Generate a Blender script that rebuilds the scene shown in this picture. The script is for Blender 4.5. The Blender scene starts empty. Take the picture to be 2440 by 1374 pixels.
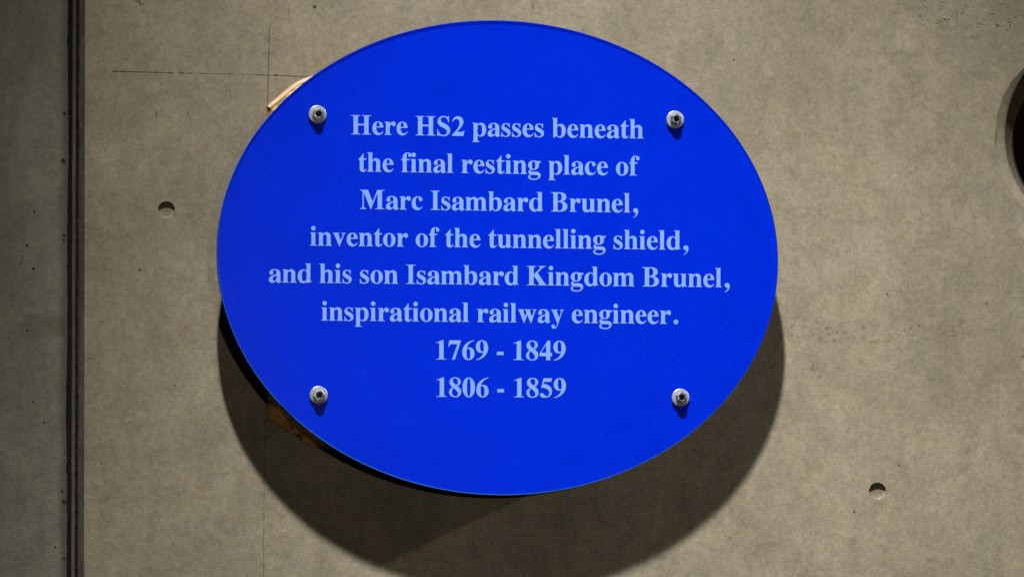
import bpy, bmesh, math, random
from mathutils import Vector, Matrix

random.seed(7)
scene = bpy.context.scene
C = scene.collection
R = math.radians

# ------------------------------------------------------------------ camera
S = 0.0006                      # metres on the wall per photograph pixel
DIST = 10.0
YAW, PITCH = R(13.0), R(4.0)
F_PX = DIST / S
cam_d = bpy.data.cameras.new('camera')
cam = bpy.data.objects.new('camera', cam_d)
C.objects.link(cam)
cam.location = (-DIST * math.sin(YAW) * math.cos(PITCH),
                -DIST * math.cos(YAW) * math.cos(PITCH),
                -DIST * math.sin(PITCH))
cam.rotation_euler = (-Vector(cam.location)).to_track_quat('-Z', 'Y').to_euler()
cam_d.sensor_width = 36.0
cam_d.lens = F_PX / 2440.0 * 36.0
cam_d.clip_end = 200.0
scene.camera = cam
CAM_R = cam.rotation_euler.to_matrix()
CAM_P = Vector(cam.location)


def pix(px, py, y):
    """point of the plane Y=y that stands at photograph pixel (px, py)"""
    d = CAM_R @ Vector(((px - 1220.0) / F_PX, -(py - 687.0) / F_PX, -1.0))
    return CAM_P + d * ((y - CAM_P.y) / d.y)


# ------------------------------------------------------------------ world, lamps, exposure
world = bpy.data.worlds.new('World')
scene.world = world
world.use_nodes = True
bg = world.node_tree.nodes['Background']
bg.inputs[0].default_value = (1.0, 0.86, 0.62, 1)
bg.inputs[1].default_value = 0.0035


def spot(name, loc, aim, watts, radius, cone, blend, col):
    l = bpy.data.lights.new(name, 'SPOT')
    l.energy = watts
    l.shadow_soft_size = radius
    l.spot_size = cone
    l.spot_blend = blend
    l.color = col
    o = bpy.data.objects.new(name, l)
    C.objects.link(o)
    o.location = loc
    o.rotation_euler = (Vector(aim) - Vector(loc)).to_track_quat('-Z', 'Y').to_euler()
    return o


spot('key_floodlight', (-1.12, -3.5, 7.45), (0.40, 0, -1.35), 11500, 0.17, R(17.0), 1.0, (1.0, 0.955, 0.88))
spot('front_floodlight', (0.12, -9.0, 0.05), (0.1, 0, 0), 385, 0.10, R(22), 1.0, (1.0, 0.87, 0.69))
spot('side_floodlight', (6.2, -0.44, 2.98), (0.3, 0, -0.3), 2500, 0.05, R(30), 1.0, (1.0, 0.92, 0.8))

vs = scene.view_settings
vs.view_transform = 'Standard'
vs.look = 'None'
vs.exposure = 0.0
vs.gamma = 1.0
vs.use_curve_mapping = False
scene.cycles.transparent_max_bounces = 16

# ------------------------------------------------------------------ helpers


def mesh_obj(name, bm, mat=None, parent=None, smooth=False, loc=None):
    me = bpy.data.meshes.new(name)
    bm.normal_update()
    bm.to_mesh(me)
    bm.free()
    o = bpy.data.objects.new(name, me)
    C.objects.link(o)
    if mat:
        me.materials.append(mat)
    if smooth:
        for p in me.polygons:
            p.use_smooth = True
    if parent:
        o.parent = parent
    return o


def empty(name, loc):
    o = bpy.data.objects.new(name, None)
    o.empty_display_size = 0.05
    C.objects.link(o)
    o.location = loc
    return o


def tag(o, label, cat, group=None):
    o['label'] = label
    o['category'] = cat
    if group:
        o['group'] = group


def prism(bm, loop_front, loop_back, cap_front=True, cap_back=True):
    vf = [bm.verts.new(p) for p in loop_front]
    vb = [bm.verts.new(p) for p in loop_back]
    n = len(vf)
    if cap_front:
        bm.faces.new(vf)
    if cap_back:
        bm.faces.new(list(reversed(vb)))
    for i in range(n):
        j = (i + 1) % n
        bm.faces.new((vf[j], vf[i], vb[i], vb[j]))
    return vf, vb


def lathe(bm, prof, n=48, cx=0.0, cz=0.0, phase=0.0, close=False):
    """prof: (radius, y) pairs revolved about the Y axis"""
    rings = []
    for r, y in prof:
        rings.append([bm.verts.new((cx + r * math.cos(2 * math.pi * i / n + phase), y,
                                    cz + r * math.sin(2 * math.pi * i / n + phase))) for i in range(n)])
    for a, b in zip(rings, rings[1:]):
        for i in range(n):
            j = (i + 1) % n
            bm.faces.new((a[i], a[j], b[j], b[i]))
    return rings


# ------------------------------------------------------------------ node helpers
class NT:
    def __init__(self, name):
        self.m = bpy.data.materials.new(name)
        self.m.use_nodes = True
        self.t = self.m.node_tree
        self.b = self.t.nodes['Principled BSDF']
        self.out = self.t.nodes['Material Output']

    def n(self, typ, **kw):
        nd = self.t.nodes.new(typ)
        for k, v in kw.items():
            setattr(nd, k, v)
        return nd

    def put(self, sock, v):
        if v is None:
            return
        if hasattr(v, 'is_output') or isinstance(v, bpy.types.NodeSocket):
            self.t.links.new(v, sock)
        else:
            sock.default_value = v

    def math(self, op, a, b=None, c=None, clamp=False):
        nd = self.n('ShaderNodeMath', operation=op, use_clamp=clamp)
        for i, v in enumerate((a, b, c)):
            if v is not None:
                self.put(nd.inputs[i], v)
        return nd.outputs[0]

    def ramp(self, v, lo, hi, a=0.0, b=1.0, smooth=True):
        nd = self.n('ShaderNodeMapRange', interpolation_type='SMOOTHSTEP' if smooth else 'LINEAR')
        self.put(nd.inputs[0], v)
        for i, q in enumerate((lo, hi, a, b)):
            nd.inputs[i + 1].default_value = q
        return nd.outputs[0]

    def noise(self, vec, scale, detail=3.0, rough=0.55, dist=0.0):
        nd = self.n('ShaderNodeTexNoise')
        self.put(nd.inputs['Vector'], vec)
        nd.inputs['Scale'].default_value = scale
        nd.inputs['Detail'].default_value = detail
        nd.inputs['Roughness'].default_value = rough
        nd.inputs['Distortion'].default_value = dist
        return nd

    def scaled(self, vec, s, off=(0, 0, 0)):
        nd = self.n('ShaderNodeMapping')
        self.put(nd.inputs['Vector'], vec)
        nd.inputs['Scale'].default_value = s
        nd.inputs['Location'].default_value = off
        return nd.outputs[0]

    def mix(self, f, a, b, blend='MIX'):
        nd = self.n('ShaderNodeMix', data_type='RGBA', blend_type=blend)
        self.put(nd.inputs[0], f)
        self.put(nd.inputs[6], a)
        self.put(nd.inputs[7], b)
        return nd.outputs[2]

    def seg(self, x, z, p, q, half, wob=None, sharp=False):
        """soft mask round the segment p-q (object X,Z metres)"""
        dx, dz = q[0] - p[0], q[1] - p[1]
        L2 = dx * dx + dz * dz
        ax = self.math('SUBTRACT', x, p[0])
        az = self.math('SUBTRACT', z, p[1])
        dot = self.math('MULTIPLY_ADD', az, dz / L2, self.math('MULTIPLY', ax, dx / L2))
        t = self.math('ADD', dot, 0.0, clamp=True)
        ex = self.math('SUBTRACT', ax, self.math('MULTIPLY', t, dx))
        ez = self.math('SUBTRACT', az, self.math('MULTIPLY', t, dz))
        d = self.math('SQRT', self.math('MULTIPLY_ADD', ex, ex, self.math('MULTIPLY', ez, ez)))
        if wob is not None:
            d = self.math('ADD', d, wob)
        return self.ramp(d, half * (0.75 if sharp else 0.35), half * (1.1 if sharp else 1.25), 1.0, 0.0)


def rgb(r, g, b):
    return (r, g, b, 1.0)


# ------------------------------------------------------------------ concrete
def W(px, py):
    p = pix(px, py, 0.0)
    return (p.x, p.z)


def concrete(name, tone=1.0, marks=True, patches=False):
    k = NT(name)
    geo = k.n('ShaderNodeTexCoord')
    P = geo.outputs['Object']
    sep = k.n('ShaderNodeSeparateXYZ')
    k.t.links.new(P, sep.inputs[0])
    x, z = sep.outputs[0], sep.outputs[2]
    big = k.noise(P, 3.2, 4, 0.6, 0.4).outputs[0]
    mid = k.noise(P, 21, 9, 0.68, 0.15).outputs[0]
    blot = k.noise(k.scaled(P, (1, 1, 1), (4, 6, 1)), 70, 4, 0.62).outputs[0]
    fine = k.noise(P, 150, 3, 0.7).outputs[0]
    grit = k.noise(P, 620, 2, 0.6).outputs[0]
    streak = k.noise(k.scaled(P, (60, 60, 6)), 1.0, 4, 0.65, 0.5).outputs[0]
    hue = k.noise(k.scaled(P, (1, 1, 1), (5, 3, 9)), 230, 2, 0.6)
    hue2 = k.noise(k.scaled(P, (1, 1, 1), (1, 7, 2)), 11, 4, 0.6).outputs[0]
    v = k.math('MULTIPLY_ADD', k.ramp(big, 0.32, 0.68), 0.18, 0.91)
    v = k.math('MULTIPLY', v, k.math('MULTIPLY_ADD', k.ramp(mid, 0.28, 0.72), 0.24, 0.88))
    v = k.math('MULTIPLY', v, k.math('MULTIPLY_ADD', k.ramp(streak, 0.25, 0.75), 0.08, 0.96))
    v = k.math('MULTIPLY', v, k.math('MULTIPLY_ADD', k.ramp(fine, 0.28, 0.72), 0.24, 0.88))
    v = k.math('MULTIPLY', v, k.math('MULTIPLY_ADD', k.ramp(blot, 0.3, 0.62), 0.16, 0.88))
    v = k.math('MULTIPLY', v, k.math('MULTIPLY_ADD', k.ramp(grit, 0.28, 0.72), 0.44, 0.78))
    patchy = k.noise(k.scaled(P, (1, 1, 0.8), (7, 1, 3)), 7.5, 7, 0.6, 0.7).outputs[0]
    v = k.math('MULTIPLY', v, k.math('MULTIPLY_ADD', k.ramp(patchy, 0.38, 0.60), 0.11, 0.92))
    dab = k.ramp(k.noise(k.scaled(P, (1, 1, 1), (2, 9, 6)), 38, 5, 0.6, 0.4).outputs[0], 0.60, 0.70)
    v = k.math('MULTIPLY', v, k.math('MULTIPLY_ADD', dab, -0.17, 1.0))
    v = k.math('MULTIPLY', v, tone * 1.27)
    warm = k.mix(k.ramp(hue2, 0.3, 0.7), rgb(0.136, 0.127, 0.104), rgb(0.145, 0.129, 0.098))
    warm = k.mix(k.ramp(hue.outputs[0], 0.35, 0.65, 0.0, 0.75), warm, rgb(0.155, 0.130, 0.078))
    cool = k.noise(k.scaled(P, (1, 1, 1), (8, 2, 4)), 260, 2, 0.6).outputs[0]
    warm = k.mix(k.ramp(cool, 0.5, 0.72, 0.0, 0.6), warm, rgb(0.112, 0.121, 0.126))
    sc = k.n('ShaderNodeVectorMath', operation='SCALE')
    k.put(sc.inputs[0], warm)
    k.put(sc.inputs['Scale'], v)
    col = sc.outputs[0]
    if patches:
        col = k.mix(0.75, col, k.mix(1.0, col, rgb(0.92, 0.99, 1.12), 'MULTIPLY'))
    dark = rgb(0.012, 0.010, 0.008)

    # air pits (bugholes) and thin rusty runs
    vor = k.n('ShaderNodeTexVoronoi', feature='F1', distance='EUCLIDEAN')
    k.put(vor.inputs['Vector'], k.mix(0.035, P, k.noise(P, 90, 2).outputs[1], 'ADD'))
    vor.inputs['Scale'].default_value = 22
    vor.inputs['Randomness'].default_value = 1.0
    sp = k.n('ShaderNodeSeparateXYZ')
    k.t.links.new(vor.outputs['Color'], sp.inputs[0])
    keep = k.ramp(sp.outputs[0], 0.74, 0.78)
    size = k.math('MULTIPLY_ADD', sp.outputs[1], 0.030, 0.012)
    pit = k.math('MULTIPLY', keep, k.ramp(k.math('SUBTRACT', vor.outputs['Distance'], size), -0.010, 0.012, 1.0, 0.0))
    vor2 = k.n('ShaderNodeTexVoronoi', feature='F1')
    k.put(vor2.inputs['Vector'], k.scaled(k.mix(0.02, P, k.noise(P, 60, 2).outputs[1], 'ADD'), (46, 46, 9), (3, 1, 5)))
    vor2.inputs['Scale'].default_value = 1.0
    sp2 = k.n('ShaderNodeSeparateXYZ')
    k.t.links.new(vor2.outputs['Color'], sp2.inputs[0])
    run = k.math('MULTIPLY', k.ramp(sp2.outputs[0], 0.80, 0.85),
                 k.ramp(vor2.outputs['Distance'], 0.03, 0.14, 1.0, 0.0))
    col = k.mix(k.math('MULTIPLY', run, 0.5), col, rgb(0.04, 0.027, 0.014))
    # pale laitance scuffs
    vor3 = k.n('ShaderNodeTexVoronoi', feature='F1')
    k.put(vor3.inputs['Vector'], k.mix(0.12, P, k.noise(P, 34, 3).outputs[1], 'ADD'))
    vor3.inputs['Scale'].default_value = 9.5
    sp3 = k.n('ShaderNodeSeparateXYZ')
    k.t.links.new(vor3.outputs['Color'], sp3.inputs[0])
    scuff = k.math('MULTIPLY', k.ramp(sp3.outputs[0], 0.78, 0.82), k.ramp(vor3.outputs['Distance'], 0.03, 0.10, 1.0, 0.0))
    scuff = k.math('MULTIPLY', scuff, k.ramp(fine, 0.42, 0.6))
    col = k.mix(k.math('MULTIPLY', scuff, 0.45), col, rgb(0.23, 0.215, 0.185))
    col = k.mix(k.math('MULTIPLY', pit, 0.9), col, rgb(0.025, 0.02, 0.014))
    hgt = k.math('MULTIPLY_ADD', pit, -1.6, k.math('MULTIPLY_ADD', fine, 0.5, k.math('MULTIPLY_ADD', grit, 0.22, k.math('MULTIPLY', mid, 1.2))))

    if marks:
        wob = k.math('MULTIPLY_ADD', k.noise(P, 105, 5, 0.75).outputs[0], 0.0060, -0.0030)
        brk = k.noise(k.scaled(P, (17, 1, 1), (2.3, 0, 0)), 1.0, 4, 0.65).outputs[0]
        h = k.seg(x, z, W(268, 171), W(500, 177), 0.0010, wob)
        h2 = k.seg(x, z, W(612, 179), W(748, 185), 0.0013, wob)
        h2 = k.math('MULTIPLY', h2, k.ramp(k.noise(P, 55, 3, 0.6).outputs[0], 0.34, 0.5, 0.45, 1.0))
        h = k.math('MULTIPLY', h, k.ramp(brk, 0.36, 0.52, 0.2, 1.0))
        h3 = k.math('MULTIPLY', k.seg(x, z, W(500, 177), W(615, 179), 0.0006, wob), 0.45)
        wob2 = k.math('MULTIPLY_ADD', k.noise(P, 30, 3, 0.6).outputs[0], 0.0012, -0.0006)
        vl = k.seg(x, z, W(642, 68), W(637, 270), 0.00085, wob2)
        vl2 = k.math('MULTIPLY', k.seg(x, z, W(632, 960), W(627, 1420), 0.0008, wob), 0.55)
        lines = k.math('MAXIMUM', k.math('MAXIMUM', h, h2), k.math('MAXIMUM', h3, k.math('MAXIMUM', vl, vl2)))
        col = k.mix(k.math('MULTIPLY', lines, 0.72), col, dark)
        hgt = k.math('MULTIPLY_ADD', lines, -0.9, hgt)
        # dusty honeycombed band on the right and the pitted patch in the top right corner
        band = k.seg(x, z, W(1860, 792), W(2290, 790), 0.020, k.math('MULTIPLY_ADD', mid, 0.03, -0.015))
        spots = k.ramp(k.noise(k.scaled(P, (1.0, 1, 1.6)), 95, 3, 0.65).outputs[0], 0.52, 0.66)
        col = k.mix(k.math('MULTIPLY', k.math('MULTIPLY', band, spots), 0.55), col, rgb(0.05, 0.048, 0.043))
        patch = k.seg(x, z, W(2215, 45), W(2420, 42), 0.034, k.math('MULTIPLY_ADD', mid, 0.04, -0.02))
        sp4 = k.ramp(k.noise(k.scaled(P, (1, 1, 1.3), (4, 4, 4)), 85, 2, 0.6, 0.8).outputs[0], 0.60, 0.70)
        pm = k.math('MULTIPLY', patch, sp4)
        col = k.mix(k.math('MULTIPLY', pm, 0.8), col, rgb(0.045, 0.038, 0.028))
        hgt = k.math('MULTIPLY_ADD', pm, -1.5, hgt)
        # pale smears
        for (a, b, w, s) in (((302, 998), (338, 984), 0.004, 0.5), ((2138, 88), (2160, 108), 0.010, 0.40),
                             ((300, 82), (312, 84), 0.004, 0.5), ((1925, 650), (2100, 560), 0.03, 0.14),
                             ((410, 655), (470, 735), 0.03, 0.10), ((246, 55), (262, 86), 0.003, 0.25),
                             ((410, 1112), (440, 1108), 0.006, 0.22), ((405, 1340), (425, 1345), 0.005, 0.25),
                             ((385, 515), (412, 512), 0.010, 0.2), ((2425, 505), (2432, 530), 0.007, 0.6),
                             ((2436, 545), (2445, 560), 0.006, 0.6)):
            sm = k.seg(x, z, W(*a), W(*b), w, k.math('MULTIPLY_ADD', k.noise(P, 110, 4, 0.7).outputs[0], w * 3.6, -w * 1.7))
            col = k.mix(k.math('MULTIPLY', k.math('MULTIPLY', sm, k.ramp(blot, 0.36, 0.6)), s), col, rgb(0.26, 0.245, 0.215))
        # dark scratches and rusty drips that can be told apart
        for (a, b, w, s) in (((372, 265), (374, 280), 0.0016, 0.8), ((445, 262), (455, 292), 0.0011, 0.6),
                             ((548, 215), (551, 238), 0.0014, 0.6), ((246, 138), (250, 170), 0.0013, 0.45),
                             ((468, 185), (472, 218), 0.0012, 0.5), ((328, 2), (338, 12), 0.0045, 0.75),
                             ((688, 12), (689, 50), 0.0013, 0.45), ((657, 184), (659, 196), 0.0014, 0.6),
                             ((458, 832), (490, 826), 0.0013, 0.45), ((2320, 509), (2324, 518), 0.0018, 0.5),
                             ((314, 55), (324, 160), 0.0014, 0.25)):
            sm = k.seg(x, z, W(*a), W(*b), w * 0.85, k.math('MULTIPLY_ADD', k.noise(P, 330, 3, 0.7).outputs[0], w * 3.2, -w * 1.35))
            col = k.mix(k.math('MULTIPLY', sm, s * 0.85), col, rgb(0.026, 0.017, 0.009))
        for (px, py, r) in ((749, 16, 0.0035), (1748, 142, 0.002), (2142, 1107, 0.002),
                            (2035, 1218, 0.0022), (2114, 700, 0.002), (240, 1102, 0.0012), (333, 642, 0.0024),
                            (650, 80, 0.0012), (416, 917, 0.0018), (2190, 775, 0.0015), (2436, 848, 0.002)):
            sm = k.seg(x, z, W(px, py), W(px + 1.5, py + 2), r * 0.62, k.math('MULTIPLY_ADD', k.noise(P, 400, 2, 0.6).outputs[0], r * 1.0, -r * 0.5), True)
            col = k.mix(k.math('MULTIPLY', sm, 0.9), col, rgb(0.02, 0.016, 0.012))
    if patches:
        # left unit: coarse pale aggregate showing low down, dirt along the joint
        vor4 = k.n('ShaderNodeTexVoronoi', feature='SMOOTH_F1')
        k.put(vor4.inputs['Vector'], k.mix(0.03, P, k.noise(P, 40, 3).outputs[1], 'ADD'))
        vor4.inputs['Scale'].default_value = 40
        low = k.ramp(z, W(60, 1100)[1] - 0.12, W(60, 1000)[1], 1.0, 0.0)
        agg = k.math('MULTIPLY', k.math('MULTIPLY', k.ramp(vor4.outputs['Distance'], 0.22, 0.45, 1.0, 0.0), low), k.ramp(mid, 0.45, 0.62))
        col = k.mix(k.math('MULTIPLY', agg, 0.45), col, rgb(0.19, 0.17, 0.13))
        ex0 = W(158, 687)[0]
        edge = k.ramp(k.math('MULTIPLY_ADD', k.noise(k.scaled(P, (1, 1, 0.16)), 60, 4, 0.7).outputs[0], 0.014, x), ex0 - 0.008, ex0 + 0.008)
        col = k.mix(k.math('MULTIPLY', edge, 0.62), col, rgb(0.024, 0.023, 0.024))
        for (a, b, w, s) in (((80, 775), (150, 772), 0.020, 0.35), ((60, 740), (95, 741), 0.004, -0.3),
                             ((148, 770), (157, 800), 0.010, 0.4)):
            sm = k.seg(x, z, W(*a), W(*b), w, k.math('MULTIPLY_ADD', mid, w * 1.5, -w * 0.75))
            col = k.mix(k.math('MULTIPLY', sm, abs(s)), col, rgb(0.06, 0.045, 0.025) if s > 0 else rgb(0.21, 0.2, 0.2))
        for (px, py, r) in ((63, 584, 0.0025), (79, 639, 0.003), (81, 503, 0.002), (64, 786, 0.002), (153, 270, 0.004),
                            (150, 383, 0.005), (152, 1194, 0.005), (152, 560, 0.003), (151, 571, 0.0024), (148, 1168, 0.003),
                            (132, 1302, 0.0024), (152, 1328, 0.003), (45, 31, 0.0015), (78, 955, 0.002), (104, 1006, 0.002)):
            sm = k.seg(x, z, W(px, py), W(px + 1.5, py + 2), r * 0.62, k.math('MULTIPLY_ADD', k.noise(P, 400, 2, 0.6).outputs[0], r * 1.0, -r * 0.5), True)
            col = k.mix(k.math('MULTIPLY', sm, 0.92), col, rgb(0.008, 0.006, 0.005))
    k.put(k.b.inputs['Base Color'], col)
    k.b.inputs['Roughness'].default_value = 0.82
    k.b.inputs['Specular IOR Level'].default_value = 0.25
    bump = k.n('ShaderNodeBump')
    bump.inputs['Strength'].default_value = 0.55
    bump.inputs['Distance'].default_value = 0.0007
    k.put(bump.inputs['Height'], hgt)
    k.put(k.b.inputs['Normal'], bump.outputs[0])
    return k.m


M_wall = concrete('concrete_main', 1.0, True)
M_wall_side = concrete('concrete_side', 0.83, False, True)
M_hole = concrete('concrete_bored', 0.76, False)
M_bore = concrete('concrete_opening_shade', 0.56, False)  # darker wall concrete: shade of the flared opening put into its tone

# main unit: one thick plate with its real openings
X_R0 = lambda z_px: 202.5 - 2.5 * z_px / 1374.0      # right lip of the joint, in photo pixels


def circle_pts(cx, cy, r, y, n):
    c = pix(cx, cy, y)
    return [Vector((c.x + r * math.cos(2 * math.pi * i / n), y, c.z + r * math.sin(2 * math.pi * i / n))) for i in range(n)]


def plate_with_holes(name, outline, holes, thick, mat, wob=0.0):
    """flat polygon with openings (curve fill), then pushed back to a solid of the given thickness"""
    cu = bpy.data.curves.new(name, 'CURVE')
    cu.dimensions = '2D'
    cu.fill_mode = 'BOTH'
    for loop in [outline] + holes:
        sp = cu.splines.new('POLY')
        sp.points.add(len(loop) - 1)
        for pt, q in zip(sp.points, loop):
            pt.co = (q[0] * 10, q[1] * 10, 0, 1)
        sp.use_cyclic_u = True
    tmp = bpy.data.objects.new('tmp', cu)
    C.objects.link(tmp)
    me = bpy.data.meshes.new_from_object(tmp.evaluated_get(bpy.context.evaluated_depsgraph_get()))
    bpy.data.objects.remove(tmp)
    bm = bmesh.new()
    bm.from_mesh(me)
    bmesh.ops.remove_doubles(bm, verts=bm.verts, dist=1e-5)
    for v in bm.verts:
        v.co = Vector((v.co.x / 10, 0.0, v.co.y / 10))
    bm.normal_update()
    for f in bm.faces:
        if f.normal.y > 0:
            f.normal_flip()
    front = list(bm.faces)
    ext = bmesh.ops.extrude_face_region(bm, geom=front)
    for v in ext['geom']:
        if isinstance(v, bmesh.types.BMVert):
            v.co.y += thick
    bmesh.ops.recalc_face_normals(bm, faces=bm.faces)
    return mesh_obj(name, bm, mat)


def rough_circle(cx, cy, r, n, amp):
    ph = [random.uniform(0, 6.28) for _ in range(6)]
    out = []
    for i in range(n):
        a = 2 * math.pi * i / n
        rr = r + amp * sum(math.sin((7 + 5 * q) * a + ph[q]) for q in range(6)) / 3 + random.uniform(-amp, amp) * 0.5
        q = pix(cx + rr * math.cos(a), cy - rr * math.sin(a), 0.0)
        out.append((q.x, q.z))
    return out


def bore(bm, prof, n, jit=0.0):
    """prof: (cx, cy, radius, depth), the first three in photograph pixels on the wall at that depth"""
    rings = []
    for cx, cy, r, y in prof:
        rings.append([bm.verts.new(pix(cx + (r + random.uniform(-jit, jit)) * math.cos(2 * math.pi * i / n),
                                       cy - (r + random.uniform(-jit, jit)) * math.sin(2 * math.pi * i / n), y)) for i in range(n)])
    for a, b in zip(rings, rings[1:]):
        for i in range(n):
            j = (i + 1) % n
            bm.faces.new((a[i], b[i], b[j], a[j]))


r_big = 235.0
r_tie = 20.3
TIES = ((396.5, 499.5), (2091, 1169))
OPEN_C = (2605, 327.5)
top, bot = -2600, 3900
lip_t, lip_b = W(X_R0(top) , top), W(X_R0(bot), bot)
outline = [(lip_t[0], lip_t[1]), (3.2, lip_t[1]), (3.2, lip_b[1]), (lip_b[0], lip_b[1])]
holes = [rough_circle(*OPEN_C, r_big, 200, 1.7)] + [rough_circle(a, b, r_tie, 48, 0.6) for a, b in TIES]
panel = plate_with_holes('concrete_panel', outline, holes, 0.30, M_wall)
tag(panel, 'wide pale concrete wall panel with bolt holes behind the blue plaque', 'wall')

# linings of the openings, set just inside the plate
for a, b in TIES:
    bm = bmesh.new()
    bore(bm, [(a, b, r_tie * 1.06, 0.0008), (a, b, r_tie * 0.94, 0.0024), (a + 0.5, b, r_tie * 0.78, 0.0036),
              (a + 0.5, b, r_tie * 0.60, 0.0042), (a + 0.5, b, r_tie * 0.2, 0.0044), (a + 0.5, b, 0.02, 0.0044)], 40, 0.5)
    mesh_obj('tie_hole', bm, M_hole, panel, True)

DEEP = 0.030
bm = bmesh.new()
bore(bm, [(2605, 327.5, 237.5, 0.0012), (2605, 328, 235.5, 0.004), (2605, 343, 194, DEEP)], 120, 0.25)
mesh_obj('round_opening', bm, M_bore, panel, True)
k = NT('duct_shade')
k.b.inputs['Base Color'].default_value = rgb(0.012, 0.009, 0.006)  # near-black colour paints the shade deep inside the opening
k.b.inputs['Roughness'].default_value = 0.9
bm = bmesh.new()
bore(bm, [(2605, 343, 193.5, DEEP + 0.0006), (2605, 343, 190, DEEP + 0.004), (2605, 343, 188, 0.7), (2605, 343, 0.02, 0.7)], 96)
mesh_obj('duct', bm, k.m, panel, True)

# left unit
lx = lambda py: 161.5 - 2.5 * py / 1374.0
bm = bmesh.new()
n = 420
loopf, loopb = [], []
a0, a1 = W(lx(top), top), W(lx(bot), bot)
pts = []
for i in range(n + 1):
    t = i / n
    wv = 0.0007 * math.sin(31 * t) + 0.0005 * math.sin(97 * t + 1) + random.uniform(-0.0004, 0.0004)
    if random.random() < 0.035:
        wv -= random.uniform(0.0005, 0.0017)
    pts.append((a0[0] + (a1[0] - a0[0]) * t + wv, a0[1] + (a1[1] - a0[1]) * t))
poly = [(-3.2, a0[1])] + pts + [(-3.2, a1[1])]
prism(bm, [Vector((p[0], 0.0, p[1])) for p in poly], [Vector((p[0], 0.30, p[1])) for p in poly])
bmesh.ops.recalc_face_normals(bm, faces=bm.faces)
left = mesh_obj('concrete_panel', bm, M_wall_side)
tag(left, 'darker concrete wall panel left of the black vertical joint', 'wall')

# gasket in the joint: lipped black rubber with a grey rib, plus a sloping grey mortar fillet on the right
k = NT('rubber_black')
k.b.inputs['Base Color'].default_value = rgb(0.004, 0.0038, 0.0038)
k.b.inputs['Roughness'].default_value = 0.6
tc = k.n('ShaderNodeTexCoord').outputs['Object']
up = k.n('ShaderNodeSeparateXYZ')
k.t.links.new(tc, up.inputs[0])
hi = k.ramp(up.outputs[2], 0.0, 0.30, 0.0, 1.0)
dust = k.math('MULTIPLY', k.ramp(k.noise(tc, 420, 2, 0.6).outputs[0], 0.66, 0.71), hi)
k.put(k.b.inputs['Base Color'], k.mix(dust, rgb(0.004, 0.0038, 0.0038), rgb(0.34, 0.32, 0.28)))
M_rub = k.m
k = NT('rubber_dusty')
tc = k.n('ShaderNodeTexCoord').outputs['Object']
nz = k.noise(k.scaled(tc, (1, 1, 0.2)), 90, 4, 0.7).outputs[0]
c_ = k.mix(k.ramp(nz, 0.3, 0.75), rgb(0.026, 0.025, 0.024), rgb(0.068, 0.066, 0.063))
dust = k.ramp(k.noise(tc, 300, 2, 0.6).outputs[0], 0.68, 0.74)
c_ = k.mix(dust, c_, rgb(0.25, 0.24, 0.2))
k.put(k.b.inputs['Base Color'], c_)
k.b.inputs['Roughness'].default_value = 0.7
M_rib = k.m
k = NT('grimy_fillet')
tc = k.n('ShaderNodeTexCoord').outputs['Object']
nz = k.noise(k.scaled(tc, (1, 1, 0.25)), 70, 4, 0.7).outputs[0]
c_ = k.mix(k.ramp(nz, 0.3, 0.7), rgb(0.04, 0.038, 0.03), rgb(0.075, 0.07, 0.054))
dust = k.ramp(k.noise(tc, 120, 3, 0.6).outputs[0], 0.66, 0.72)
c_ = k.mix(dust, c_, rgb(0.17, 0.155, 0.12))
k.put(k.b.inputs['Base Color'], c_)
k.b.inputs['Roughness'].default_value = 0.8
M_fil = k.m


def strip(name, prof, mat, parent, jit=()):
    """prof: list of (photo px at mid height, depth y) extruded along the joint; jit: amplitude (px) per profile point"""
    bm = bmesh.new()
    m = len(prof)
    rows = []
    n_ = 700 if jit else 1
    wav = [0.0] * m
    for r in range(n_ + 1):
        py = (top + 5) + (bot - top - 10) * r / n_
        off = -2.5 * py / 1374.0 - 1.2 * (py - 687) / 1374.0
        row = []
        for c, (px, y) in enumerate(prof):
            if jit:
                wav[c] = wav[c] * 0.7 + random.uniform(-1, 1) * jit[c]
            q = W(px + off + wav[c], py)
            row.append(bm.verts.new((q[0], y, q[1])))
        rows.append(row)
    for r0, r1 in zip(rows, rows[1:]):
        for i in range(m - 1):
            bm.faces.new((r0[i], r0[i + 1], r1[i + 1], r1[i]))
    bmesh.ops.recalc_face_normals(bm, faces=bm.faces)
    return mesh_obj(name, bm, mat, parent)


gk = empty('joint_seal', (pix(178, 687, 0.02).x, 0.02, 0.0))
tag(gk, 'black rubber seal with grey rib in the vertical joint between panels', 'seal')
gi = Matrix.Translation(-Vector(gk.location))


def adopt(o):
    o.matrix_parent_inverse = gi
    return o


adopt(strip('channel', [(162.0, 0.0015), (162.6, 0.05), (192.4, 0.05), (193, 0.05)], M_rub, gk))
adopt(strip('lip', [(162.6, 0.004), (163.2, 0.0032), (165.6, 0.0040), (166.2, 0.009), (166.6, 0.048)], M_rub, gk))
adopt(strip('rib', [(174.2, 0.048), (174.4, 0.0068), (175.2, 0.006), (182.0, 0.006), (182.6, 0.0068), (183, 0.048)], M_rib, gk, (0, 0.15, 0.15, 0.15, 0.15, 0)))
adopt(strip('fillet', [(191.0, 0.048), (191.4, 0.0105), (192, 0.0095), (203.4, 0.0018), (203.6, 0.006)], M_fil, gk, (0, 0.35, 0.35, 0.3, 0)))

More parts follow.
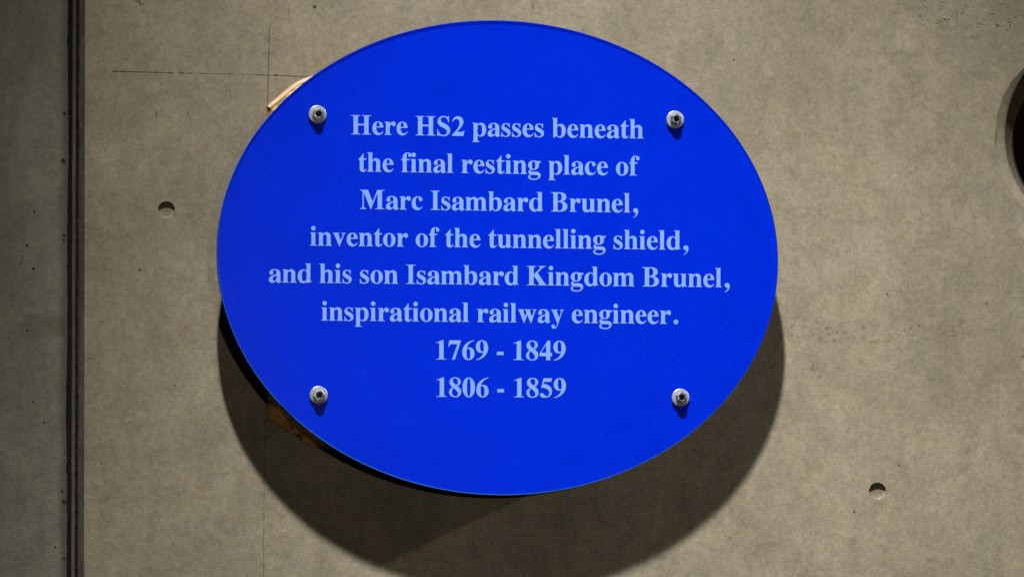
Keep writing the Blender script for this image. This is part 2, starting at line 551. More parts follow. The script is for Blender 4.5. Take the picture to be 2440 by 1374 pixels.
# ------------------------------------------------------------------ timber board behind the plaque
k = NT('pine_timber')
tc = k.n('ShaderNodeTexCoord').outputs['Object']
grain = k.noise(k.scaled(tc, (16, 16, 190)), 1.0, 4, 0.6, 1.2).outputs[0]
rot = k.n('ShaderNodeMapping')
k.put(rot.inputs['Vector'], tc)
rot.inputs['Rotation'].default_value = (0, R(38), 0)
grain2 = k.noise(k.scaled(rot.outputs[0], (14, 14, 160)), 1.0, 4, 0.6, 1.0).outputs[0]
c_ = k.mix(k.ramp(grain2, 0.32, 0.68), rgb(0.40, 0.22, 0.038), rgb(0.55, 0.32, 0.08))
stain = k.ramp(k.noise(tc, 48, 4, 0.65).outputs[0], 0.50, 0.62)
c_ = k.mix(k.math('MULTIPLY', stain, 0.75), c_, rgb(0.05, 0.025, 0.006))
k.put(k.b.inputs['Base Color'], c_)
k.b.inputs['Roughness'].default_value = 0.75
M_wood = k.m
k = NT('pine_lit_edge')
tc = k.n('ShaderNodeTexCoord').outputs['Object']
rot = k.n('ShaderNodeMapping')
k.put(rot.inputs['Vector'], tc)
rot.inputs['Rotation'].default_value = (0, R(38), 0)
gr = k.noise(k.scaled(rot.outputs[0], (10, 30, 240)), 1.0, 4, 0.6, 0.6).outputs[0]
c_ = k.mix(k.ramp(gr, 0.32, 0.68), rgb(0.24, 0.165, 0.08), rgb(0.36, 0.27, 0.155))  # cream tones carry the light on the board's upper bevel
k.put(k.b.inputs['Base Color'], c_)
k.b.inputs['Roughness'].default_value = 0.7
M_lit_rim = k.m

BF = -0.040
up_edge = [(637.5, 253), (646, 245), (655, 238), (668, 226), (681, 214.5), (694, 204.5), (708, 196), (722, 189.5), (737, 184), (752, 180), (775, 176)]
lo_edge = [(775, 1068), (758, 1063), (742, 1064), (733, 1056), (722, 1052), (714, 1041), (704, 1037), (697, 1030), (688, 1028), (676, 1018), (668, 1015), (660, 1008), (648, 1001), (638, 994), (637.5, 985)]
outl = up_edge + [(1500, 235), (1655, 290), (1660, 600), (1660, 945), (1520, 1050)] + lo_edge
board = empty('wooden_board', pix(1150, 620, 0.0))
tag(board, 'stained timber board showing behind the left edge of the blue plaque', 'board')
b_inv = Matrix.Translation(-Vector(board.location))
bcx, bcy = 1150.0, 620.0


def inset(a, b, d):
    """pull a pixel of the outline towards the middle of the board"""
    vx, vy = bcx - a, bcy - b
    q = math.hypot(vx, vy)
    return (a + vx / q * d, b + vy / q * d)


bm = bmesh.new()
steps = [(0, -0.0006), (0, -0.0045), (4, -0.0075), (38, BF + 0.002), (60, BF)]
rows = [[bm.verts.new(pix(*inset(a, b, d), y)) for a, b in outl] for d, y in steps]
n = len(outl)
for r0, r1 in zip(rows, rows[1:]):
    for i in range(n):
        j = (i + 1) % n
        bm.faces.new((r0[i], r0[j], r1[j], r1[i]))
bm.faces.new(rows[-1])
bm.faces.new(list(reversed(rows[0])))
bmesh.ops.triangulate(bm, faces=[f for f in bm.faces if len(f.verts) > 4])
bmesh.ops.recalc_face_normals(bm, faces=bm.faces)
o = mesh_obj('board', bm, M_wood, board)
o.matrix_parent_inverse = b_inv
# strip along the curved upper edge; the lit bevel's paleness is in its colour
bm = bmesh.new()
rows = []
for q, (a, b) in enumerate(up_edge):
    w_ = (7.5, 7.6, 8.2, 8.8, 8.8, 8.4, 8, 7.5, 7, 7, 7)[q]
    rows.append([bm.verts.new(pix(a - 0.7, b - 0.9, -0.001)), bm.verts.new(pix(a - 0.7, b - 0.9, -0.0065)),
                 bm.verts.new(pix(*inset(a, b, w_ * 0.45), -0.0110)), bm.verts.new(pix(*inset(a, b, w_), -0.0128)),
                 bm.verts.new(pix(*inset(a, b, w_ + 0.6), -0.0085))])
for r0, r1 in zip(rows, rows[1:]):
    for i in range(4):
        bm.faces.new((r0[i], r0[i + 1], r1[i + 1], r1[i]))
bm.faces.new(rows[0])
bm.faces.new(list(reversed(rows[-1])))
bmesh.ops.recalc_face_normals(bm, faces=bm.faces)
o = mesh_obj('lit_rim', bm, M_lit_rim, board)
o['label'] = 'pale curved rim, coloured as lit, along the upper left of the board'
o.matrix_parent_inverse = b_inv

# ------------------------------------------------------------------ the plaque
Y_FRONT = -0.0630
Y_CLEAR_BACK = -0.06125
Y_TEXT = -0.06105
Y_FACE = -0.0608
Y_BACK = -0.0560
EC, EA, EB, EF = (1186.1, 613.6), 668.6, 564.2, 0.0581


def ell(y, n=220, grow=0.0):
    out = []
    for i in range(n):
        t = 2 * math.pi * i / n
        u, v = (EA + grow) * math.cos(t), (EB + grow) * math.sin(t)
        px = EC[0] + u * math.cos(EF) - v * math.sin(EF)
        py = EC[1] + u * math.sin(EF) + v * math.cos(EF)
        q = pix(px, py, Y_FRONT)
        out.append(Vector((q.x, y, q.z)))
    return out


plaque = empty('plaque', pix(1186, 613.6, Y_BACK))
tag(plaque, 'oval glossy blue memorial plaque with pale lettering and four steel bolts', 'plaque')
p_inv = Matrix.Translation(-Vector(plaque.location))


def pl(o):
    o.matrix_parent_inverse = p_inv
    return o


k = NT('plaque_blue')
tc = k.n('ShaderNodeTexCoord').outputs['Object']
mot = k.noise(tc, 420, 2, 0.6).outputs[0]
mot2 = k.noise(tc, 14, 4, 0.6).outputs[0]
c_ = k.mix(k.ramp(mot, 0.3, 0.7), rgb(0.0002, 0.0185, 0.605), rgb(0.0003, 0.0275, 0.68))
c_ = k.mix(k.ramp(mot2, 0.35, 0.7, 0.0, 0.45), c_, rgb(0.0002, 0.018, 0.545))
spk = k.ramp(k.noise(tc, 210, 1, 0.5).outputs[0], 0.80, 0.83)
c_ = k.mix(k.math('MULTIPLY', spk, 0.25), c_, rgb(0.08, 0.22, 0.8))
k.put(k.b.inputs['Base Color'], c_)
k.b.inputs['Roughness'].default_value = 0.5
k.b.inputs['Specular IOR Level'].default_value = 0.0
M_blue = k.m
k = NT('plaque_lettering')
tc = k.n('ShaderNodeTexCoord').outputs['Object']
mot = k.noise(k.scaled(tc, (1, 1, 0.5)), 260, 2, 0.6).outputs[0]
c_ = k.mix(k.ramp(mot, 0.35, 0.65), rgb(0.165, 0.385, 0.93), rgb(0.25, 0.362, 0.93))
k.put(k.b.inputs['Base Color'], c_)
k.b.inputs['Roughness'].default_value = 0.5
k.b.inputs['Specular IOR Level'].default_value = 0.0
M_text = k.m


def clear(name, tint, gloss_w, rough, diff=None, diff_w=0.0):
    k = NT(name)
    k.t.nodes.remove(k.b)
    tr = k.n('ShaderNodeBsdfTransparent')
    tr.inputs[0].default_value = tint
    gl = k.n('ShaderNodeBsdfGlossy')
    gl.inputs['Roughness'].default_value = rough
    fr = k.n('ShaderNodeFresnel')
    fr.inputs[0].default_value = 1.49
    mx = k.n('ShaderNodeMixShader')
    k.put(mx.inputs[0], k.math('MULTIPLY', fr.outputs[0], gloss_w))
    k.put(mx.inputs[1], tr.outputs[0])
    k.put(mx.inputs[2], gl.outputs[0])
    last = mx.outputs[0]
    if diff:
        df = k.n('ShaderNodeBsdfTranslucent')
        df.inputs[0].default_value = diff
        m2 = k.n('ShaderNodeMixShader')
        m2.inputs[0].default_value = diff_w
        k.put(m2.inputs[1], last)
        k.put(m2.inputs[2], df.outputs[0])
        last = m2.outputs[0]
    k.put(k.out.inputs[0], last)
    return k.m


M_clear = clear('acrylic_clear', rgb(1, 1, 1), 0.3, 0.12)
M_edge = clear('acrylic_edge', rgb(0.16, 0.40, 0.58), 0.06, 0.45, rgb(0.05, 0.26, 0.52), 0.5)

bm = bmesh.new()
prism(bm, ell(Y_FACE), ell(Y_BACK))
bmesh.ops.recalc_face_normals(bm, faces=bm.faces)
pl(mesh_obj('blue_panel', bm, M_blue, plaque))

bm = bmesh.new()
lf, lm, lb = ell(Y_FRONT, 220, -1.5), ell(Y_FRONT + 0.0008, 220, 0.2), ell(Y_CLEAR_BACK, 220, 0.2)
vf = [bm.verts.new(p) for p in lf]
vm = [bm.verts.new(p) for p in lm]
vb = [bm.verts.new(p) for p in lb]
bm.faces.new(vf)
bm.faces.new(list(reversed(vb)))
N = len(vf)
for i in range(N):
    j = (i + 1) % N
    f = bm.faces.new((vf[j], vf[i], vm[i], vm[j])); f.material_index = 1
    f = bm.faces.new((vm[j], vm[i], vb[i], vb[j])); f.material_index = 1
bmesh.ops.recalc_face_normals(bm, faces=bm.faces)
o = pl(mesh_obj('clear_sheet', bm, M_clear, plaque))
o.data.materials.append(M_edge)

# ---- lettering: bold book serif drawn as outlines, 1000 units to the em
G = {}
G['H'] = (778, ["M21,676 L360,676 L360,657 C300,655 274,642 274,590 L274,377 L506,377 L506,590 C506,642 480,655 415,657 L415,676 L759,676 L759,657 C700,655 664,642 664,590 L664,86 C664,35 692,22 759,19 L759,0 L415,0 L415,19 C480,22 506,35 506,86 L506,320 L274,320 L274,86 C274,35 300,22 360,19 L360,0 L21,0 L21,19 C85,22 112,35 112,86 L112,590 C112,642 85,655 21,657 Z"])
G['I'] = (389, ["M20,676 L370,676 L370,657 C300,654 272,642 272,590 L272,86 C272,35 300,22 370,19 L370,0 L20,0 L20,19 C90,22 117,35 117,86 L117,590 C117,642 90,654 20,657 Z"])
G['M'] = (944, ["M14,676 L312,676 L482,262 L652,676 L921,676 L921,657 C850,653 825,640 825,590 L825,86 C825,35 850,22 921,19 L921,0 L576,0 L576,19 C640,22 664,35 664,86 L664,575 L660,575 L423,0 L405,0 L160,580 L156,580 L156,150 C156,60 180,25 258,19 L258,0 L14,0 L14,19 C90,25 113,55 113,150 L113,560 C113,635 90,652 14,657 Z"])
G['B'] = (667, ["M16,676 L330,676 C490,676 577,615 577,515 C577,430 520,378 415,358 C545,340 619,280 619,190 C619,65 520,0 340,0 L16,0 L16,19 C80,22 105,35 105,86 L105,590 C105,642 80,654 16,657 Z",
                "M260,600 L260,372 L290,372 C370,372 415,415 415,508 C415,600 375,640 300,640 C268,640 260,630 260,600 Z",
                "M260,334 L290,334 C400,334 452,285 452,190 C452,90 400,36 310,36 C275,36 260,45 260,80 Z"])
G['K'] = (778, ["M30,676 L375,676 L375,657 C305,654 280,640 280,590 L280,370 L500,585 C545,628 530,655 455,657 L455,676 L725,676 L725,657 C655,650 620,625 560,567 L425,438 L670,95 C705,45 725,25 769,19 L769,0 L425,0 L425,19 C490,22 500,40 465,90 L303,320 L280,298 L280,86 C280,35 305,22 375,19 L375,0 L30,0 L30,19 C95,22 118,35 118,86 L118,590 C118,640 95,654 30,657 Z"])
G['S'] = (556, ["M468,692 L446,692 C438,672 428,664 410,664 C382,664 345,692 272,692 C140,692 52,608 52,500 C52,395 115,340 240,285 C350,236 392,205 392,140 C392,75 345,22 265,22 C160,22 95,95 65,215 L42,215 L42,-19 L63,-19 C70,0 80,8 98,8 C135,8 185,-19 268,-19 C415,-19 513,72 513,196 C513,300 450,360 320,418 C210,466 165,495 165,552 C165,612 210,652 270,652 C365,652 420,590 445,468 L468,468 Z"])
G['0'] = (500, ["M250,688 C380,688 476,550 476,338 C476,120 380,-13 250,-13 C120,-13 24,120 24,338 C24,550 120,688 250,688 Z",
                "M250,653 C203,653 184,560 184,338 C184,110 203,22 250,22 C297,22 316,110 316,338 C316,560 297,653 250,653 Z"])
G['1'] = (500, ["M344,688 L318,688 L65,590 L65,570 C110,590 150,595 168,586 C185,577 188,562 188,520 L188,110 C188,40 170,24 85,19 L65,19 L65,0 L442,0 L442,19 C365,24 344,40 344,105 Z"])
G['7'] = (500, ["M55,676 L477,676 L477,650 L257,0 L152,0 L352,545 L180,545 C105,545 75,520 40,448 L17,456 Z"])
G['6'] = (500, ["M462,688 C250,665 28,510 28,260 C28,95 120,-13 252,-13 C385,-13 475,85 475,215 C475,340 400,430 290,430 C250,430 222,420 195,400 C225,530 310,620 465,665 Z",
                "M188,355 C205,378 225,385 248,385 C300,385 325,320 325,195 C325,80 305,20 258,20 C205,20 183,110 183,260 C183,300 185,330 188,355 Z"])
G['8'] = (500, ["M250,688 C375,688 455,625 455,535 C455,465 415,420 330,378 C430,325 472,265 472,180 C472,65 385,-13 250,-13 C120,-13 28,60 28,165 C28,245 75,295 165,335 C80,390 45,440 45,515 C45,620 130,688 250,688 Z",
                "M250,655 C195,655 165,620 165,578 C165,515 215,465 298,412 C336,450 350,490 350,545 C350,615 310,655 250,655 Z",
                "M192,312 C152,275 134,230 134,165 C134,75 182,22 250,22 C312,22 352,58 352,115 C352,180 300,240 192,312 Z"])
G['4'] = (500, ["M410,688 L410,262 L476,262 L476,143 L410,143 L410,0 L262,0 L262,143 L19,143 L19,238 L318,688 Z", "M262,262 L262,545 L70,262 Z"])
G['5'] = (500, ["M152,676 L470,676 L425,552 L170,552 L145,480 C330,465 462,370 462,215 C462,75 350,-8 190,-8 C90,-8 22,30 22,90 C22,130 50,155 90,155 C135,155 160,125 190,85 C210,58 235,45 262,45 C325,45 362,95 362,165 C362,270 270,335 65,345 Z"])
G['2'] = (500, ["M478,195 L440,0 L17,0 L17,25 C180,175 300,330 300,455 C300,545 255,592 190,592 C130,592 85,560 52,488 L28,497 C62,625 140,688 245,688 C360,688 440,610 440,500 C440,395 370,300 205,138 L370,138 C420,138 438,150 455,195 Z"])
G['-'] = (333, ["M44,287 L287,287 L287,171 L44,171 Z"])
G[','] = (250, ["M131,155 C185,155 223,110 223,45 C223,-60 155,-140 50,-180 L42,-160 C110,-125 145,-75 145,-25 C145,-12 140,-7 128,-7 C75,-7 39,25 39,72 C39,120 78,155 131,155 Z"])


def circ(cx, cy, r):
    q = r * 0.5523
    return "M%f,%f C%f,%f %f,%f %f,%f C%f,%f %f,%f %f,%f C%f,%f %f,%f %f,%f C%f,%f %f,%f %f,%f Z" % (
        cx + r, cy, cx + r, cy + q, cx + q, cy + r, cx, cy + r, cx - q, cy + r, cx - r, cy + q, cx - r, cy,
        cx - r, cy - q, cx - q, cy - r, cx, cy - r, cx + q, cy - r, cx + r, cy - q, cx + r, cy)


G['.'] = (250, [circ(126, 71, 84)])
G['i'] = (278, ["M18,461 L206,461 L206,85 C206,35 220,22 255,19 L255,0 L16,0 L16,19 C52,22 66,35 66,85 L66,375 C66,425 52,440 18,442 Z", circ(136, 610, 80)])
G['l'] = (278, ["M16,676 L206,676 L206,85 C206,35 220,22 255,19 L255,0 L16,0 L16,19 C52,22 66,35 66,85 L66,590 C66,640 52,655 16,657 Z"])
G['n'] = (556, ["M21,461 L205,461 L205,400 C250,452 290,473 340,473 C432,473 490,415 490,318 L490,85 C490,38 506,22 539,19 L539,0 L301,0 L301,19 C336,22 350,38 350,85 L350,305 C350,370 332,395 292,395 C258,395 230,375 206,335 L206,85 C206,38 222,22 255,19 L255,0 L18,0 L18,19 C52,22 66,38 66,85 L66,375 C66,425 52,440 21,442 Z"])
G['h'] = (556, ["M16,676 L206,676 L206,400 C250,452 290,473 338,473 C430,473 488,415 488,318 L488,85 C488,38 502,22 534,19 L534,0 L299,0 L299,19 C334,22 348,38 348,85 L348,305 C348,370 330,395 290,395 C258,395 230,375 206,335 L206,85 C206,38 220,22 253,19 L253,0 L16,0 L16,19 C52,22 66,38 66,85 L66,590 C66,640 52,655 16,657 Z"])
G['m'] = (833, ["M16,461 L203,461 L203,400 C245,452 285,473 335,473 C400,473 445,445 468,392 C515,447 560,473 615,473 C705,473 762,415 762,318 L762,85 C762,38 778,22 814,19 L814,0 L575,0 L575,19 C610,22 622,38 622,85 L622,305 C622,370 605,395 565,395 C533,395 506,378 482,340 L482,85 C482,38 496,22 530,19 L530,0 L298,0 L298,19 C330,22 342,38 342,85 L342,305 C342,370 325,395 287,395 C257,395 228,375 203,335 L203,85 C203,38 218,22 252,19 L252,0 L16,0 L16,19 C50,22 64,38 64,85 L64,375 C64,425 50,440 16,442 Z"])
G['u'] = (556, ["M16,461 L206,461 L206,150 C206,95 225,68 262,68 C295,68 325,88 348,125 L348,375 C348,425 335,440 296,442 L296,461 L488,461 L488,95 C488,55 500,47 537,44 L537,25 C470,15 420,5 365,-14 L358,-10 L350,60 C310,10 265,-14 215,-14 C125,-14 66,42 66,140 L66,375 C66,425 52,440 16,442 Z"])
G['r'] = (444, ["M29,461 L214,461 L214,370 C255,440 300,473 350,473 C400,473 434,438 434,388 C434,338 403,306 360,306 C335,306 318,326 302,348 C288,366 275,368 262,358 C235,335 216,290 216,245 L216,95 C216,40 235,22 285,19 L285,0 L29,0 L29,19 C62,22 75,38 75,85 L75,375 C75,425 62,440 29,442 Z"])
G['e'] = (444, ["M424,252 C424,390 345,473 235,473 C110,473 25,370 25,228 C25,80 110,-14 235,-14 C315,-14 380,30 426,115 L407,127 C370,78 335,60 290,60 C215,60 168,130 165,252 Z",
                "M168,290 L292,290 C294,390 270,440 232,440 C192,440 170,385 168,290 Z"])
G['a'] = (500, ["M447,310 C447,410 370,473 250,473 C125,473 45,415 45,340 C45,295 75,268 115,268 C160,268 185,295 185,335 C185,365 170,375 170,398 C170,425 195,440 225,440 C280,440 303,415 303,350 L303,290 C120,245 25,190 25,95 C25,30 70,-14 140,-14 C200,-14 250,12 302,62 C309,10 335,-14 380,-14 C425,-14 460,5 490,45 L478,60 C468,50 462,47 456,47 C448,47 447,58 447,80 Z",
                "M303,250 L303,110 C275,75 248,60 220,60 C187,60 167,85 167,125 C167,180 205,220 303,250 Z"])
G['s'] = (389, ["M328,473 L312,473 C305,457 296,452 282,452 C262,452 235,473 185,473 C95,473 32,415 32,335 C32,262 70,225 160,180 C235,143 258,120 258,85 C258,48 228,20 183,20 C115,20 68,70 45,157 L25,157 L25,-10 L42,-10 C48,5 55,10 67,10 C92,10 130,-14 188,-14 C288,-14 361,48 361,135 C361,210 320,250 225,298 C150,335 125,355 125,388 C125,420 150,440 185,440 C245,440 285,395 310,318 L328,318 Z"])
G['c'] = (444, ["M430,115 L415,127 C378,80 345,62 300,62 C215,62 165,145 165,265 C165,370 195,440 245,440 C275,440 288,420 290,375 C294,325 315,300 355,300 C393,300 418,325 418,362 C418,425 350,473 250,473 C118,473 25,370 25,222 C25,80 110,-14 232,-14 C315,-14 380,28 430,115 Z"])
G['o'] = (500, ["M250,473 C380,473 476,370 476,230 C476,85 380,-14 250,-14 C120,-14 25,85 25,230 C25,370 120,473 250,473 Z",
                "M250,440 C192,440 170,370 170,235 C170,90 192,19 250,19 C308,19 331,90 331,235 C331,370 308,440 250,440 Z"])
G['b'] = (556, ["M17,676 L205,676 L205,405 C245,452 285,473 332,473 C445,473 521,380 521,240 C521,90 430,-14 300,-14 C255,-14 215,3 178,40 L85,-14 L66,-5 L66,590 C66,640 52,655 17,657 Z",
                "M205,350 C225,385 252,402 282,402 C345,402 374,340 374,228 C374,95 347,22 288,22 C240,22 205,70 205,135 Z"])
G['d'] = (556, ["M300,676 L490,676 L490,110 C490,60 500,50 534,47 L534,28 C470,18 415,5 362,-14 L352,-8 L350,52 C315,8 275,-14 225,-14 C110,-14 25,85 25,222 C25,370 115,473 235,473 C278,473 315,458 350,425 L350,590 C350,640 335,655 300,657 Z",
                "M350,355 C330,410 300,437 262,437 C205,437 175,370 175,230 C175,115 208,58 262,58 C300,58 330,82 350,125 Z"])
G['p'] = (556, ["M19,461 L205,461 L205,400 C245,450 285,473 335,473 C445,473 524,375 524,232 C524,85 440,-14 325,-14 C280,-14 245,0 208,35 L208,-115 C208,-165 230,-180 280,-186 L280,-205 L19,-205 L19,-186 C55,-181 66,-165 66,-115 L66,375 C66,425 52,440 19,442 Z",
                "M207,345 C227,385 255,405 285,405 C345,405 377,345 377,225 C377,90 347,22 288,22 C250,22 220,50 207,105 Z"])
G['g'] = (500, ["M483,455 L483,388 L408,388 C416,366 420,342 420,318 C420,215 345,142 225,142 C195,142 172,146 150,152 C130,140 120,125 120,110 C120,92 145,84 200,84 L320,84 C420,84 483,35 483,-42 C483,-140 385,-206 240,-206 C110,-206 28,-165 28,-100 C28,-60 60,-30 115,-18 C65,0 38,35 38,75 C38,115 70,150 125,165 C65,195 28,250 28,312 C28,410 110,473 232,473 C275,473 310,468 342,455 Z",
                "M228,440 C185,440 165,395 165,310 C165,220 185,176 228,176 C272,176 292,222 292,310 C292,395 272,440 228,440 Z",
                "M140,-27 L320,-32 C375,-34 400,-50 400,-82 C400,-128 345,-165 255,-165 C160,-165 100,-140 100,-95 C100,-65 115,-42 140,-27 Z"])
G['f'] = (333, ["M14,461 L70,461 L70,500 C70,620 135,691 255,691 C335,691 389,655 389,600 C389,562 365,535 330,535 C295,535 270,558 270,595 C270,615 278,625 278,638 C278,652 268,660 252,660 C222,660 210,630 210,560 L210,461 L310,461 L310,415 L210,415 L210,90 C210,35 228,22 290,19 L290,0 L18,0 L18,19 C58,22 70,38 70,90 L70,415 L14,415 Z"])
G['t'] = (333, ["M215,630 L215,461 L312,461 L312,415 L215,415 L215,120 C215,75 222,58 252,58 C275,58 295,72 315,105 L332,95 C300,20 255,-12 190,-12 C115,-12 75,28 75,105 L75,415 L20,415 L20,432 C80,475 140,540 195,630 Z"])
G['v'] = (500, ["M21,461 L262,461 L262,442 C222,440 218,425 230,390 L300,195 L372,375 C390,420 378,438 325,442 L325,461 L485,461 L485,442 C450,435 440,420 420,370 L265,-14 L245,-14 L75,380 C55,425 45,438 21,442 Z"])
G['w'] = (722, ["M23,461 L250,461 L250,442 C215,440 208,425 222,385 L285,205 L340,345 L325,385 C310,425 300,438 268,442 L268,461 L505,461 L505,442 C462,440 455,425 468,388 L535,200 L600,378 C612,418 602,438 560,442 L560,461 L707,461 L707,442 C675,436 665,420 648,372 L510,-14 L488,-14 L365,275 L258,-14 L238,-14 L78,380 C62,420 50,438 23,442 Z"])
G['y'] = (500, ["M16,461 L260,461 L260,442 C215,440 212,420 228,382 L310,185 L375,365 C392,415 380,438 330,442 L330,461 L480,461 L480,442 C448,436 436,418 418,370 L265,-55 C225,-165 180,-205 115,-205 C60,-205 25,-172 25,-125 C25,-85 50,-58 88,-58 C125,-58 147,-80 150,-118 C152,-140 160,-148 172,-148 C195,-148 212,-120 230,-55 L240,-20 L72,380 C55,420 42,438 16,442 Z"])


def parse(d):
    """-> list of [co, left handle, right handle]"""
    toks = d.replace('M', ' M ').replace('L', ' L ').replace('C', ' C ').replace('Z', ' Z ').split()
    pts, i, cmd = [], 0, None
    num = lambda s: tuple(float(q) for q in s.split(','))
    while i < len(toks):
        if toks[i] in 'MLCZ':
            cmd = toks[i]
            i += 1
            continue
        if cmd in 'ML':
            p = num(toks[i]); i += 1
            pts.append([p, None, None])
        else:
            a, b, p = num(toks[i]), num(toks[i + 1]), num(toks[i + 2]); i += 3
            pts[-1][2] = a
            pts.append([p, b, None])
    if len(pts) > 1 and pts[-1][0] == pts[0][0]:
        pts[0][1] = pts[-1][1]
        pts.pop()
    return pts


def ink(ch):
    xs = [p[0][0] for d in G[ch][1] for p in parse(d)]
    return min(xs), max(xs)


G['9'] = (500, None)
EM = 67.9


def glyph_splines(ch):
    if ch == '9':
        out = []
        for d in G['6'][1]:
            q = parse(d)
            f = lambda c: None if c is None else (501 - c[0], 675 - c[1])
            out.append([[f(a), f(b), f(c)] for a, b, c in q])
        return out
    return [parse(d) for d in G[ch][1]]


def build_line(text, xl, xr, y0, x0, y1, x1):
    """ink runs from xl to xr; the baseline passes (x0,y0) and (x1,y1) (photo pixels)"""
    pen, placed = 0.0, []
    for i, ch in enumerate(text):
        if ch == ' ':
            pen += 250
            continue
        if ch in ',.':
            pen += 45
        placed.append((ch, pen))
        pen += G[ch][0]
    first, last = placed[0], placed[-1]
    lo = first[1] + (ink(first[0])[0])
    hi = last[1] + (473 if last[0] == '9' else ink(last[0])[1])
    kx = (xr - xl) / (hi - lo)
    ky = EM / 1000.0
    sl = (y1 - y0) / (x1 - x0)
    cu = bpy.data.curves.new('t', 'CURVE')
    cu.dimensions = '2D'
    cu.fill_mode = 'FRONT'
    cu.resolution_u = 8
    for ch, p in placed:
        for sp_ in glyph_splines(ch):
            s = cu.splines.new('BEZIER')
            s.bezier_points.add(len(sp_) - 1)
            s.use_cyclic_u = True
            n_ = len(sp_)
            for i, (co, hl, hr) in enumerate(sp_):
                b = s.bezier_points[i]
                pv, nx = sp_[i - 1][0], sp_[(i + 1) % n_][0]
                hl = hl or (co[0] + (pv[0] - co[0]) / 3, co[1] + (pv[1] - co[1]) / 3)
                hr = hr or (co[0] + (nx[0] - co[0]) / 3, co[1] + (nx[1] - co[1]) / 3)
                b.handle_left_type = b.handle_right_type = 'FREE'
                tr = lambda c: ((c[0] + p) / 100.0, c[1] / 100.0, 0)
                b.co, b.handle_left, b.handle_right = tr(co), tr(hl), tr(hr)
    tmp = bpy.data.objects.new('tmp', cu)
    C.objects.link(tmp)
    me = bpy.data.meshes.new_from_object(tmp.evaluated_get(bpy.context.evaluated_depsgraph_get()))
    bpy.data.objects.remove(tmp)
    bm = bmesh.new()
    bm.from_mesh(me)
    bpy.data.meshes.remove(me)
    for v in bm.verts:
        px = xl + (v.co.x * 100.0 - lo) * kx
        py = y0 + (px - x0) * sl - v.co.y * 100.0 * ky
        v.co = pix(px, py, Y_TEXT)
    bm.normal_update()
    for f in bm.faces:
        if f.normal.y > 0:
            f.normal_flip()
    return pl(mesh_obj('text_line', bm, M_text, plaque))


LINES = [
    ('Here HS2 passes beneath', 836.4, 1533.3, 320.5, 845, 330.2, 1525),
    ('the final resting place of', 853.6, 1523.8, 409.3, 892, 418.2, 1509),
    ('Marc Isambard Brunel,', 857.5, 1520.7, 498.0, 865, 506.2, 1493),
    ('inventor of the tunnelling shield,', 738.9, 1640.4, 585.0, 745, 594.8, 1610),
    ('and his son Isambard Kingdom Brunel,', 640.7, 1738.7, 673.1, 690, 684.1, 1711),
    ('inspirational railway engineer.', 765.7, 1616.0, 763.4, 775, 771.1, 1580),
    ('1769 - 1849', 1038.7, 1347.8, 856.0, 1050, 857.3, 1236),
    ('1806 - 1859', 1039.8, 1348.6, 944.8, 1052, 946.0, 1237),
]
for L in LINES:
    build_line(*L)

# ---- bolts
k = NT('zinc_washer')
tc = k.n('ShaderNodeTexCoord').outputs['Object']
nz = k.noise(tc, 260, 3, 0.6).outputs[0]
k.put(k.b.inputs['Base Color'], k.mix(nz, rgb(0.19, 0.21, 0.25), rgb(0.34, 0.36, 0.40)))
k.b.inputs['Metallic'].default_value = 0.6
k.b.inputs['Roughness'].default_value = 0.45
M_wash = k.m
k = NT('zinc_bolt')
k.b.inputs['Base Color'].default_value = rgb(0.20, 0.25, 0.32)
k.b.inputs['Metallic'].default_value = 0.85
k.b.inputs['Roughness'].default_value = 0.28
M_bolt = k.m
k = NT('socket_dark')
k.b.inputs['Base Color'].default_value = rgb(0.012, 0.012, 0.015)
k.b.inputs['Metallic'].default_value = 0.8
k.b.inputs['Roughness'].default_value = 0.45
M_sock = k.m
k = NT('galvanised_stud')
k.b.inputs['Base Color'].default_value = rgb(0.4, 0.4, 0.41)
k.b.inputs['Metallic'].default_value = 0.9
k.b.inputs['Roughness'].default_value = 0.45
M_stud = k.m

RW = 21.3 * S


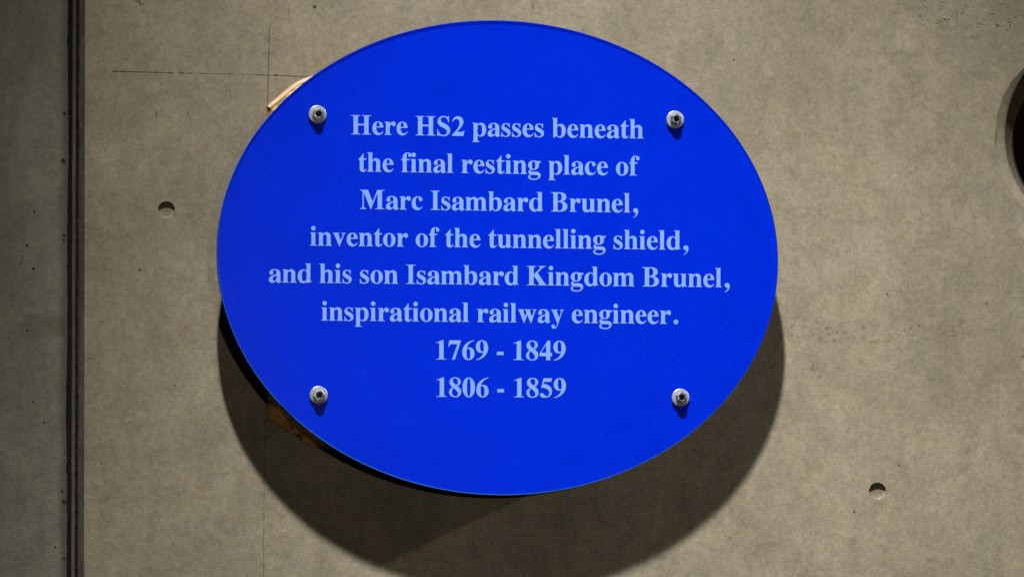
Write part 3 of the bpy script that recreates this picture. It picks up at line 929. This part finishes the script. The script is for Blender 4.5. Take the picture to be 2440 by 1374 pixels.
def make_bolt(px, py, turn, tilt):
    c = pix(px, py, Y_FRONT)
    b = empty('bolt', c)
    b.parent = plaque
    b.matrix_parent_inverse = p_inv
    b.rotation_euler = (tilt[0], 0, tilt[1])

    def part(name, bm, mat, smooth=False, base=None):
        o = mesh_obj(name, bm, mat, b, False)
        if smooth:
            for p in o.data.polygons:
                p.use_smooth = True
        return o
    # washer with rounded rim and a hole
    bm = bmesh.new()
    lathe(bm, [(4.2 * 0.001, -0.0002), (RW - 0.0003, -0.0002), (RW, -0.0005), (RW, -0.0014), (RW - 0.0005, -0.0018), (0.0088, -0.0025), (0.0042, -0.0026), (0.0042, -0.0002)], 64)
    bmesh.ops.recalc_face_normals(bm, faces=bm.faces)
    part('washer', bm, M_wash)
    # hexagon nut, chamfered
    bm = bmesh.new()
    lathe(bm, [(0.0060, -0.0026), (0.0085, -0.0026), (0.0085, -0.0064), (0.0075, -0.0073), (0.0050, -0.0074)], 6, phase=turn)
    bmesh.ops.recalc_face_normals(bm, faces=bm.faces)
    part('hex_nut', bm, M_bolt)
    # stud end: ring with a hexagon socket
    bm = bmesh.new()
    n_ = 36
    prof = [(0.0059, -0.0070), (0.0059, -0.0083), (0.0055, -0.0088), (0.0049, -0.0089)]
    rings = lathe(bm, prof, n_)
    hexring = []
    for i in range(n_):
        a = 2 * math.pi * i / n_
        m_ = (a - turn - 0.3) % (math.pi / 3) - math.pi / 6
        r_ = 0.00475 * math.cos(math.pi / 6) / math.cos(m_)
        hexring.append((r_ * math.cos(a), r_ * math.sin(a)))
    v1 = [bm.verts.new((q[0], -0.0087, q[1])) for q in hexring]
    v2 = [bm.verts.new((q[0] * 0.97, -0.0052, q[1] * 0.97)) for q in hexring]
    for i in range(n_):
        j = (i + 1) % n_
        bm.faces.new((rings[-1][i], rings[-1][j], v1[j], v1[i]))
        bm.faces.new((v1[i], v1[j], v2[j], v2[i]))
    bmesh.ops.recalc_face_normals(bm, faces=bm.faces)
    part('stud_end', bm, M_bolt)
    bm = bmesh.new()
    vv = [bm.verts.new((q[0], -0.0053, q[1])) for q in hexring]
    bm.faces.new(vv)
    bmesh.ops.recalc_face_normals(bm, faces=bm.faces)
    part('socket', bm, M_sock)
    # standoff tube back to the board
    bm = bmesh.new()
    L = -Y_FRONT + BF
    lathe(bm, [(0.009, -Y_FRONT + Y_BACK + 0.0002), (0.009, L - 0.0004)], 32)
    bmesh.ops.recalc_face_normals(bm, faces=bm.faces)
    part('standoff', bm, M_stud, True)
    return b


make_bolt(756.2, 273.0, 0.30, (0.02, 0.03))
make_bolt(1608.0, 285.5, 0.45, (-0.015, 0.045))
make_bolt(758.8, 941.0, 0.12, (0.03, -0.02))
make_bolt(1621.0, 947.0, 0.62, (0.0, 0.035))
